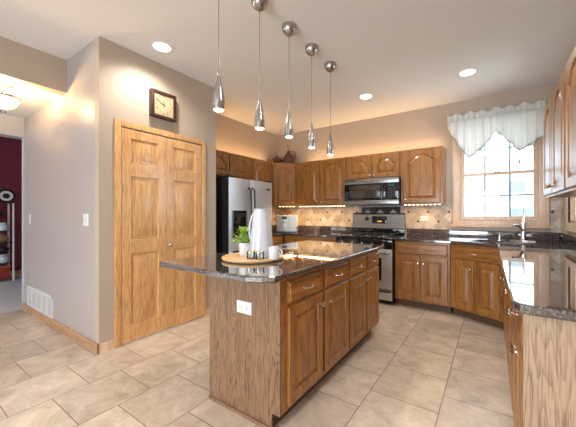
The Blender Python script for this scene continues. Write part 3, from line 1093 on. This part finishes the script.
for k in range(3):
    x0 = .05 + k * (rw - .1) / 3
    x1 = x0 + (rw - .1) / 3 - .01
    mb = MB()
    for a, b in (((x0, .04, .945), (x0 + .014, .60, .963)), ((x1 - .014, .04, .945), (x1, .60, .963)), ((x0, .04, .945), (x1, .054, .963)), ((x0, .586, .945), (x1, .60, .963)),
                 ((x0, .31, .945), (x1, .324, .963)), (((x0 + x1) / 2 - .007, .04, .945), ((x0 + x1) / 2 + .007, .60, .963))):
        mb.box(a, b, bev=.003)
    for a in (x0 + .007, x1 - .007):
        for b in (.047, .593):
            mb.box((a - .007, b - .007, .922), (a + .007, b + .007, .947))
    mb.build('grate', M['iron'], ck)
    for yy in (.18, .46):
        MB().lathe([(.05, .922), (.05, .932), (.035, .936), (.033, .943), (.0001, .944)], 20, loc=((x0 + x1) / 2, yy, 0)).build('burner', M['nickel'], ck)
bgm = MB()
prof = [(.60, .922), (.66, .922), (.66, 1.245), (.635, 1.255), (.608, 1.235), (.585, 1.02), (.60, 1.0)]
bgm.prism(prof, 0, rw, Matrix(((0, 0, 1, 0), (1, 0, 0, 0), (0, 1, 0, 0), (0, 0, 0, 1))))
bk = bgm.build('backguard', M['steel'], ra)
tilt = math.atan2(.025, .25)


def on_bg(nm, x0, x1, za, zb, mat, th=.004):
    ya = .585 + (za - 1.02) / .25 * .025
    mb = MB().box((x0, -th, 0), (x1, .0005, zb - za), bev=.0012)
    return mb.build(nm, mat, bk, (0, ya, za), (-tilt, 0, 0))


on_bg('display_panel', .34, .58, 1.09, 1.205, M['black_gloss'])
on_bg('display_digits', .43, .50, 1.115, 1.135, emit('warm_clock_digits', (1, .45, .15), 1.0), .005)
MB().lathe([(.034, 0), (.034, .006), (.026, .02), (.0001, .021)], 20, mat=Matrix.Rotation(PI / 2, 4, 'X')).build('dial', M['black'], bk, (.25, .598, 1.165))
MB().box((0, .575, .922), (rw, .60, 1.02), bev=.003).build('backguard_base', M['black_gloss'], bk)

mw = thing('microwave', 'stainless over-the-range microwave with a black glass door', 'microwave', (-1.978, 4.215, 0), 0)
W = .855
MB().box((0, .03, 1.385), (W, YB - 4.215 - .014, 1.783), bev=.004).build('body', M['black'], mw)
mb = MB()
mb.box((0, 0, 1.705), (W, .03, 1.783), bev=.004); mb.box((0, 0, 1.388), (W, .03, 1.452), bev=.004)
mb.build('steel_trim', M['steel'], mw)
md = MB().box((.004, .004, 1.454), (.66, .03, 1.703), bev=.003).build('door', M['black_gloss'], mw)
MB().box((.09, .001, 1.485), (.58, .005, 1.68), bev=.001).build('door_window', plain('tinted_oven_window', (.05, .035, .028), .15), md)
MB().tube([(.625, .004, 1.47), (.625, -.02, 1.49), (.625, -.024, 1.58), (.625, -.02, 1.67), (.625, .004, 1.69)], .009, 10).build('handle', M['black'], md)
mp_ = MB().box((.665, .004, 1.454), (W - .004, .03, 1.703), bev=.003).build('control_panel', M['black_gloss'], mw)
MB().box((.70, .002, 1.655), (W - .05, .005, 1.685)).build('display', plain('dim_display', (.02, .06, .06), .2, emit=(.1, .5, .5), estr=.04), mp_)
mb = MB()
for r_ in range(5):
    for c_ in range(3):
        mb.box((.70 + c_ * .035, .002, 1.48 + r_ * .032), (.725 + c_ * .035, .005, 1.50 + r_ * .032))
mb.build('keypad', plain('grey_keys', (.05, .05, .055), .4), mp_)

# ---------------------------------------------------------------- pendants
pl = ['nearest of the five satin nickel pendants over the island, at the left', 'second satin nickel pendant from the left, over the white pitcher',
      'middle one of the five satin nickel pendants over the island', 'second satin nickel pendant from the far end of the island row',
      'farthest of the five satin nickel pendants over the island, nearest the microwave']
py = [1.221, 1.602, 1.972, 2.335, 2.715]
pb = [1.900, 1.877, 1.897, 1.876, 1.872]


def make_pendant():
    p = thing('pendant_light', pl[0], 'pendant light', (-1.435, py[0], ZC), 0, 'pendant lights in a row over the island')
    MB().lathe([(.064, 0), (.064, -.004), (.061, -.03), (.05, -.055), (.03, -.075), (.012, -.085), (.006, -.088), (.006, -.1)], 32).build('canopy', M['nickel'], p)
    return p


pz = []
for i in range(5):
    p = thing('pendant_light', pl[i], 'pendant light', (-1.435, py[i], ZC), 0, 'pendant lights in a row over the island')
    zb = pb[i] - ZC
    zt = zb + .232
    MB().lathe([(.064, 0), (.064, -.004), (.061, -.03), (.05, -.055), (.03, -.075), (.012, -.085), (.006, -.088), (.006, -.1)], 32).build('canopy', M['nickel'], p)
    MB().tube([(0, 0, -.095), (0, 0, zt)], .0028, 8).build('cord', M['nickel'], p)
    prof = [(.0065, zt + .004), (.0085, zt - .004), (.008, zt - .012), (.012, zt - .03), (.021, zt - .075), (.031, zt - .125), (.037, zt - .165), (.038, zt - .19), (.036, zt - .22),
            (.035, zt - .232), (.032, zt - .232), (.034, zt - .19), (.03, zt - .13)]
    MB().lathe(prof, 32, cap=False).build('shade', M['nickel'], p)
    MB().lathe([(.0001, zb + .008), (.033, zb + .008), (.033, zb + .002), (.024, zb - .006), (.0001, zb - .009)], 24).build('bulb', M['pendant_glow'], p)
    d = bpy.data.lights.new('pendant_beam', 'SPOT'); d.energy = 8; d.color = WARM; d.spot_size = math.radians(95); d.spot_blend = .6; d.shadow_soft_size = .03
    a = bpy.data.objects.new('pendant_beam', d); col.objects.link(a); a.parent = p; a.location = (0, 0, zb - .02)

# recessed lights
rl = [(-2.624, 1.554, 'recessed ceiling light in front of the pantry wall clock', 34), (-1.428, 3.73, 'recessed ceiling light in front of the range', 17),
      (-.232, 3.723, 'recessed ceiling light in front of the kitchen window', 19),
      (-.25, 1.45, None, 34), (-1.45, -.9, None, 34), (-2.624, -.9, None, 34), (-.25, -.9, None, 34)]  # entries without a label are unseen lamps, added to light the near room
for x, y, lab, pw in rl:
    o = thing('recessed_light', lab or 'added unseen ceiling light over the near part of the room', 'ceiling light', (x, y, ZC), 0, 'recessed ceiling lights')
    MB().lathe([(.098, 0), (.098, -.004), (.092, -.007), (.078, -.005), (.075, -.001)], 32, cap=False).build('trim_ring', M['white'], o)
    MB().lathe([(.0001, -.003), (.076, -.003), (.076, -.001), (.0001, -.001)], 32).build('lens', M['lamp_glow'], o)
    d = bpy.data.lights.new('recessed_beam', 'SPOT'); d.energy = pw * 1.9; d.color = (1, .92, .83); d.spot_size = math.radians(150); d.spot_blend = .8; d.shadow_soft_size = .07
    a = bpy.data.objects.new('recessed_beam', d); col.objects.link(a); a.parent = o; a.location = (0, 0, -.015)

# hall crystal light
hl = thing('crystal_ceiling_light', 'small crystal bowl ceiling light in the hall at the left edge', 'ceiling light', (-3.93, .73, ZL))
MB().lathe([(.075, 0), (.075, -.012), (.05, -.022), (.012, -.026), (.012, -.09)], 28).build('canopy', M['nickel'], hl)


def crystal_mat():
    m, nt, b = new_mat('crystal_beads')
    tc = N(nt, 'ShaderNodeTexCoord'); v = N(nt, 'ShaderNodeTexVoronoi', Scale=60.0)
    nt.links.new(tc.outputs['Object'], v.inputs['Vector'])
    r = N(nt, 'ShaderNodeValToRGB')
    r.color_ramp.elements[0].color = (1, .92, .75, 1); r.color_ramp.elements[1].color = (.25, .15, .06, 1)
    r.color_ramp.elements[0].position = .2; r.color_ramp.elements[1].position = .75
    nt.links.new(v.outputs['Distance'], r.inputs[0])
    nt.links.new(r.outputs[0], b.inputs['Emission Color'])
    b.inputs['Emission Strength'].default_value = 1.25
    b.inputs['Base Color'].default_value = (.9, .88, .82, 1); b.inputs['Roughness'].default_value = .1
    return m


MB().lathe([(.0001, -.245), (.03, -.243), (.07, -.225), (.10, -.19), (.118, -.15), (.12, -.13)], 32, cap=False).build('crystal_bowl', crystal_mat(), hl)
MB().lathe([(.124, -.118), (.124, -.135), (.118, -.135), (.118, -.118), (.124, -.118)], 32, cap=False).build('rim', M['nickel'], hl)
MB().sphere((0, 0, -.262), .02).build('finial_bead', M['glass'], hl)
mb = MB()
for k in range(3):
    a = k * 2 * PI / 3
    mb.tube([(.008 * math.cos(a), .008 * math.sin(a), -.08), (.12 * math.cos(a), .12 * math.sin(a), -.12)], .003, 6)
mb.build('spider', M['nickel'], hl)
d = bpy.data.lights.new('hall_bulb', 'POINT'); d.energy = 46; d.color = (1, .62, .27); d.shadow_soft_size = .05
a = bpy.data.objects.new('hall_bulb', d); col.objects.link(a); a.parent = hl; a.location = (0, 0, -.10)

# ---------------------------------------------------------------- wall clock
ck = thing('wall_clock', 'square dark wood wall clock above the pantry door', 'clock', (XP, 1.73, 2.385), PI / 2)
cw, ch = .135, .138
mb = MB()
for a, b in (((-cw, -.06, -ch), (-cw + .028, 0, ch)), ((cw - .028, -.06, -ch), (cw, 0, ch)), ((-cw + .028, -.06, ch - .028), (cw - .028, 0, ch)), ((-cw + .028, -.06, -ch), (cw - .028, 0, -ch + .028))):
    mb.box(a, b, bev=.005)
mb.build('frame', M['brown_frame'], ck)
dl_ = MB().box((-cw + .02, -.045, -ch + .02), (cw - .02, 0, ch - .02)).build('dial', M['clock_face'], ck)


def numeral(ch_, x, z, size, parent, y, mat):
    cu = bpy.data.curves.new('numeral', 'FONT'); cu.body = ch_; cu.size = size; cu.align_x = 'CENTER'; cu.align_y = 'CENTER'; cu.extrude = .0008
    o = bpy.data.objects.new('numeral', cu); col.objects.link(o)
    dg = bpy.context.evaluated_depsgraph_get()
    me = bpy.data.meshes.new_from_object(o.evaluated_get(dg))
    bpy.data.objects.remove(o)
    me.materials.clear(); me.materials.append(mat)
    q = bpy.data.objects.new('numeral', me); col.objects.link(q)
    q.parent = parent; q.location = (x, y, z); q.rotation_euler = (PI / 2, 0, 0)
    return q


for k in range(1, 13):
    a = PI / 2 - k * PI / 6
    numeral(str(k), .086 * math.cos(a), .086 * math.sin(a), .032, dl_, -.0455, M['brown_frame'])
for ang_, L, w in ((math.radians(93), .055, .006), (math.radians(152), .078, .0045)):
    mb = MB().box((-.012, -.001, -w / 2), (L, .001, w / 2))
    mb.build('hand', M['black'], dl_, (0, -.049, 0), (0, -ang_, 0))
MB().lathe([(.006, 0), (.006, .003), (.0001, .004)], 14, mat=Matrix.Rotation(PI / 2, 4, 'X')).build('hub', M['black'], dl_, (0, -.049, 0))

# return air grille
gr = thing('return_air_grille', 'white louvred return air grille low on the hall wall', 'grille', (-4.52, YP, .20))
gw, gh = .45, .13
mb = MB()
for a, b in (((-gw, -.01, -gh), (-gw + .02, 0, gh)), ((gw - .02, -.01, -gh), (gw, 0, gh)), ((-gw, -.01, gh - .02), (gw, 0, gh)), ((-gw, -.01, -gh), (gw, 0, -gh + .02))):
    mb.box(a, b, bev=.002)
for k in range(1, 5):
    x = -gw + 2 * gw * k / 5
    mb.box((x - .01, -.01, -gh + .02), (x + .01, 0, gh - .02))
mb.build('frame', M['white'], gr)
mb = MB()
for k in range(12):
    z = -gh + .03 + k * (2 * gh - .06) / 11
    mb.box((-gw + .02, -.008, z - .006), (gw - .02, -.001, z + .004), rot=Matrix.Rotation(.5, 3, 'X'))
mb.build('louvres', M['white'], gr)

# ---------------------------------------------------------------- valance
va = thing('window_valance', 'white ruffled swag valance with tassels over the kitchen window', 'curtain', (0, YB - .02, 0))


def lerp(tab, x):
    if x <= tab[0][0]: return tab[0][1]
    for (x0, y0), (x1, y1) in zip(tab, tab[1:]):
        if x <= x1: return y0 + (y1 - y0) * (x - x0) / (x1 - x0)
    return tab[-1][1]


def cloth(nm, x0, x1, top, bot, y0, amp, freq, mat, nx=160, nz=14, belly=.03, parent=va):
    mb = MB(); bm = mb.bm
    g = []
    for i in range(nx + 1):
        x = x0 + (x1 - x0) * i / nx
        zt, zb = top(x), bot(x)
        colv = []
        for j in range(nz + 1):
            f = j / nz
            y = y0 - belly * math.sin(PI * min(1, f * .9)) - amp * (.35 + .65 * f) * (math.sin(freq * x) + .4 * math.sin(freq * 2.3 * x + 1.3))
            colv.append(bm.verts.new((x, y, zt + (zb - zt) * f)))
        g.append(colv)
    for i in range(nx):
        for j in range(nz):
            bm.faces.new((g[i][j], g[i][j + 1], g[i + 1][j + 1], g[i + 1][j]))
    o = mb.build(nm, mat, parent, sharp=80)
    s = o.modifiers.new('thickness', 'SOLIDIFY'); s.thickness = .002
    return o


bl = [(-.525, 2.43), (-.47, 2.34), (-.42, 2.25), (-.336, 2.11), (-.264, 2.005), (-.20, 2.06), (-.114, 2.13), (-.06, 2.19), (.04, 2.33)]
br_ = [(.04, 2.33), (.137, 2.225), (.22, 2.12), (.285, 2.045), (.36, 2.085), (.495, 2.18), (.53, 2.20)]
topz = lambda x: 2.545 + .008 * math.sin(40 * x)
cloth('swag', -.525, .04, topz, lambda x: lerp(bl, x) + .006 * math.sin(70 * x), -.075, .017, 62, M['valance'])
cloth('swag', .04, .53, topz, lambda x: lerp(br_, x) + .006 * math.sin(70 * x), -.075, .017, 62, M['valance'])
cloth('lace_edge', -.525, .04, lambda x: lerp(bl, x) + .010 + .006 * math.sin(70 * x), lambda x: lerp(bl, x) - .008 + .006 * math.sin(70 * x), -.082, .012, 62, M['lace'], nz=2, belly=.0)
cloth('lace_edge', .04, .53, lambda x: lerp(br_, x) + .010 + .006 * math.sin(70 * x), lambda x: lerp(br_, x) - .008 + .006 * math.sin(70 * x), -.082, .012, 62, M['lace'], nz=2, belly=.0)
cloth('heading_ruffle', -.53, .535, lambda x: 2.625 + .018 * math.sin(42 * x) + .008 * math.sin(23 * x), lambda x: 2.53, -.08, .014, 95, M['valance'], nz=6, belly=.01)
mb = MB().tube([(-.53, -.06, 2.53), (.535, -.06, 2.53)], .008, 8)
for x in (-.52, .525):
    mb.tube([(x, -.06, 2.53), (x, -.0, 2.53)], .006, 8)
mb.build('rod', M['white'], va)
for x, z in ((-.264, 2.0), (.285, 2.04)):
    mb = MB().tube([(x, -.09, z + .01), (x, -.09, z - .10)], .002, 6)
    mb.lathe([(.001, .0), (.008, -.01), (.006, -.02), (.011, -.065), (.0001, -.066)], 10, loc=(x, -.09, z - .10))
    mb.build('tassel', M['tassel'], va)
# sheer under-layer showing in the middle
cloth('under_swag', -.20, .22, lambda x: 2.50, lambda x: 1.96 + 5.0 * abs(x - .01) ** 2, -.035, .006, 60, M['sheer'], nx=90, belly=.0)

# ---------------------------------------------------------------- things on the island
tr = tag(MB().lathe([(.0001, 0), (.19, 0), (.215, .004), (.222, .014), (.22, .024), (.212, .026), (.2, .021), (.0001, .021)], 56).build('serving_tray', M['bamboo'], None, (-1.455, 1.555, .918)),
         'round pale wood tray on the island top', 'tray')
TZ = .939
pt = thing('pitcher', 'tall white tapered pitcher on the round tray', 'pitcher', (-1.392, 1.575, TZ), 0)
MB().lathe([(.0001, .0), (.086, .0), (.09, .006), (.09, .02), (.083, .1), (.072, .2), (.060, .29), (.055, .33), (.058, .345), (.054, .345), (.051, .325), (.063, .2), (.076, .06), (.0001, .03)], 40).build('body', M['frosted'], pt)
vd = Vector((-.835, -.55, 0))   # towards the left of the picture
mb = MB()
hp = []
for k in range(13):
    f = k / 12
    r = .068 + .02 * f * 1.0
    bulge = .022 * math.sin(PI * f) ** .7
    hp.append((vd.x * (.053 + .020 * f + bulge), vd.y * (.053 + .020 * f + bulge),   .315 - .20 * f))
mb.tube(hp, .008, 10)
mb.build('handle', M['frosted'], pt)
mb = MB()
mb.prism([(-.024, 0), (.024, 0), (.0, .022)], .315, .345)
mb.build('spout', M['frosted'], pt, (-vd.x * .046, -vd.y * .046, 0), (0, 0, math.atan2(-vd.y, -vd.x) - PI / 2))

pp = thing('potted_plant', 'small leafy green plant in a white pot beside the pitcher', 'plant', (-1.535, 1.560, TZ), .3)
MB().lathe([(.0001, 0), (.043, 0), (.047, .01), (.05, .085), (.052, .095), (.047, .095), (.045, .08), (.0001, .078)], 28).build('pot', M['ceramic'], pp)
mb = MB(); bm = mb.bm
for k in range(150):
    a = random.uniform(0, 2 * PI)
    el = random.uniform(-.1, 1.3)
    R_ = random.uniform(.04, .112)
    c = Vector((R_ * math.cos(a) * math.cos(el), R_ * math.sin(a) * math.cos(el), .105 + R_ * math.sin(el) * .95))
    d_ = Vector((math.cos(a) * math.cos(el), math.sin(a) * math.cos(el), math.sin(el) + random.uniform(-.4, .3))).normalized()
    s = d_.cross(Vector((random.uniform(-1, 1), random.uniform(-1, 1), 1))).normalized()
    L, w = random.uniform(.03, .048), random.uniform(.011, .017)
    u = s.cross(d_)
    vs = [bm.verts.new(c - d_ * L * .5), bm.verts.new(c + s * w + u * .003), bm.verts.new(c + d_ * L * .6), bm.verts.new(c - s * w + u * .003)]
    bm.faces.new(vs)
o = mb.build('foliage', M['leaf'], pp)
mb = MB()
for k in range(9):
    a = k * .7; q = .07
    mb.tube([(.01 * math.cos(a), .01 * math.sin(a), .075), (.03 * math.cos(a), .03 * math.sin(a), .11), (q * math.cos(a), q * math.sin(a), .15)], .002, 5)
mb.build('stems', M['leaf'], pp)
g1 = thing('glass_tumbler', 'small clear gold-rimmed glass before the pitcher, left one of the pair', 'glass', (-1.385, 1.458, TZ), 0, 'small gold-rimmed glasses on the tray')
MB().lathe([(.026, 0), (.03, .05), (.028, .05), (.024, .004), (.0001, .004)], 24).build('bowl', M['glass'], g1)
MB().lathe([(.0305, .048), (.0305, .052), (.027, .052), (.027, .048), (.0305, .048)], 24, cap=False).build('rim', M['gold'], g1)
g2 = copy_tree(g1)
g2.location = (-1.315, 1.473, TZ)
g2['label'] = 'small clear gold-rimmed glass before the pitcher, right one of the pair'
mc = thing('white_cup', 'small white cup on the tray beside the pitcher, at its right', 'cup', (-1.245, 1.535, TZ), 0)
MB().lathe([(.0001, 0), (.034, 0), (.036, .01), (.036, .085), (.033, .085), (.032, .01), (.0001, .01)], 28).build('body', M['ceramic'], mc)
MB().tube([(-vd.x * .035, -vd.y * .035, .07), (-vd.x * .052, -vd.y * .052, .06), (-vd.x * .052, -vd.y * .052, .035), (-vd.x * .035, -vd.y * .035, .025)], .005, 8).build('handle', M['ceramic'], mc)

# white countertop appliance
ta = thing('bread_oven', 'white boxy countertop appliance in the corner beside the fridge', 'appliance', (-3.09, 4.20, .918), math.radians(30))
MB().box((-.18, -.12, .012), (.18, .12, .30), bev=.018).build('body', M['white_gloss'], ta)
MB().box((-.16, -.1, 0), (.16, .1, .012)).build('base', M['black'], ta)
MB().box((-.08, -.123, .235), (0.0, -.119, .275), bev=.002).build('display', M['black_gloss'], ta)
MB().box((.16, -.128, .06), (.183, -.1, .09), bev=.004).build('latch', M['black'], ta)
MB().box((-.09, -.1215, .165), (0.01, -.119, .172)).build('red_marking', M['red_box'], ta)
MB().box((.035, -.1212, .03), (.038, -.119, .28)).build('door_seam', plain('seam_grey', (.35, .35, .36), .5), ta)

# pots on the corner cabinet
po = thing('lidded_pot', 'squat dark brown lidded pot on top of the corner cabinet', 'pot', (-3.44, 4.33, UZ1), .6)
MB().lathe([(.0001, 0), (.08, 0), (.115, .03), (.125, .06), (.105, .10), (.08, .115), (.0001, .118)], 32).build('body', M['jug'], po)
MB().lathe([(.085, .112), (.08, .128), (.05, .148), (.02, .156), (.014, .165), (.022, .178), (.016, .19), (.0001, .193)], 28).build('lid', M['jug'], po)
for s in (-1, 1):
    MB().tube([(s * .11, 0, .09), (s * .155, 0, .105), (s * .17, 0, .075), (s * .15, 0, .045), (s * .12, 0, .05)], .012, 8).build('handle', M['jug'], po)
jg = thing('brown_jug', 'tall brown glazed jug with dry reeds on top of the corner cabinet', 'jug', (-3.19, 4.37, UZ1), 0)
MB().lathe([(.0001, 0), (.075, 0), (.092, .03), (.097, .09), (.085, .15), (.055, .19), (.035, .21), (.03, .235), (.036, .245), (.028, .245), (.024, .22), (.0001, .2)], 32).build('body', M['jug'], jg)
MB().tube([(.03, .02, .235), (.075, .05, .235), (.10, .065, .19), (.105, .07, .13), (.08, .055, .09)], .010, 8).build('handle', M['jug'], jg)
mb = MB()
mb.tube([(0, 0, .21), (-.015, -.005, .33), (-.04, -.01, .43)], .004, 6)
mb.tube([(0, 0, .21), (.012, .004, .33), (.03, .01, .42)], .004, 6)
mb.build('reeds', M['reed'], jg)

# ---------------------------------------------------------------- dining room shelf
sx, sy = -7.62, 1.335
sh = thing('display_shelf', 'narrow white open shelf unit against the burgundy wall', 'shelf', (sx, sy, 0), 0)
hw = .185
mb = MB()
for s in (-1, 1):
    for f in (-.16, .16):
        mb.box((f - .012, s * hw - .012, 0), (f + .012, s * hw + .012, 1.44))
mb.build('frame', M['white'], sh)
lev = [.04, .32, .52, .70, .92, 1.16, 1.425]
for z in lev:
    MB().box((-.17, -hw, z), (.17, hw, z + .018), bev=.002).build('shelf_board', M['glass'], sh)
items = [(.058, 'red_box', .10, .20, 'red box on the lowest shelf of the white display unit', 'box', .0), (.338, 'blue_white', .075, .15, 'pale china jar on the second shelf of the white display unit', 'jar', .08),
         (.538, 'black', .085, .12, 'black squat jar on the third shelf of the white display unit', 'jar', .06), (.718, 'tan_box', .10, .15, 'tan woven basket on the fourth shelf of the white display unit', 'basket', .03),
         (.938, 'blue_white', .06, .14, 'pale slim jar on the fifth shelf of the white display unit', 'jar', .08), (1.178, 'brown_frame', .07, .18, 'dark vase on the upper shelf of the white display unit', 'vase', -.02)]
for z, m_, r, h, lab, cat, dy in items:
    mb = MB()
    r *= 1.25
    if cat == 'box':
        mb.box((-.09, -.15, 0), (.09, .15, h), bev=.006)
        o = mb.build('gift_box', M[m_], None, (sx, sy + dy, z)); tag(o, lab, cat)
        q = MB().box((-.095, -.155, h), (.095, .155, h + .03), bev=.004).build('lid', M['gold'], o)
    else:
        mb.lathe([(.0001, 0), (r * .7, 0), (r, h * .35), (r * .95, h * .6), (r * .55, h * .85), (r * .6, h), (r * .45, h), (.0001, h * .8)], 24)
        tag(mb.build({'jar': 'china_jar', 'basket': 'woven_basket', 'vase': 'flower_vase'}[cat], M[m_], None, (sx, sy + dy, z)), lab, cat)
    if cat != 'box':
        mb = MB().lathe([(.0001, 0), (r * .25, 0), (r * .35, h * .4), (r * .2, h * .7), (.0001, h * .75)], 20)
        tag(mb.build('small_' + ('bowl' if z < 1 else 'jar'), M['gold' if z < .6 else 'blue_white'], None, (sx + .02, sy + dy - r * 1.4, z)), 'smaller ornament left of the ' + lab.split(' on ')[0] + ' on the display unit', 'ornament')
dk = thing('round_dial', 'round black dial with white ring standing on the display shelf', 'ornament', (sx, sy + .12, 1.443), 0)
RY = Matrix.Rotation(PI / 2, 4, 'Y')
MB().lathe([(.0001, -.015), (.13, -.015), (.135, 0), (.13, .015), (.0001, .015)], 40, loc=(0, 0, .136), mat=RY).build('disc', M['black'], dk)
MB().lathe([(.05, .015), (.092, .015), (.092, .019), (.05, .019), (.05, .015)], 40, loc=(0, 0, .136), mat=RY, cap=False).build('white_ring', M['white'], dk)
MB().box((-.05, -.05, 0), (.03, .05, .012)).build('foot', M['black'], dk)

# ---------------------------------------------------------------- outside
S('lawn', [((-6, YB + .2, -.5), (9, 14, -.4))], M['lawn'])
nb = thing('neighbour_house', 'white sided house seen through the kitchen window', 'house', (0, 11, 0))
mb = MB()
mb.box((-6, 0, -.4), (8, 5, 6))
for k in range(36):
    mb.box((-6, -.012, -.4 + k * .18), (8, 0, -.4 + k * .18 + .02))
mb.build('siding', M['outside_white'], nb)
for x0, x1, z0, z1 in ((-.25, .12, 1.05, 1.62), (.40, .83, 1.88, 2.24), (.44, 1.15, .95, 1.42)):
    f = MB()
    f.box((x0 - .06, -.05, z0 - .06), (x1 + .06, -.013, z1 + .06), bev=.004)
    f = f.build('window_frame', M['outside_white'], nb)
    MB().box((x0, -.06, z0), (x1, -.045, z1)).build('pane', M['outside_glass'], f)
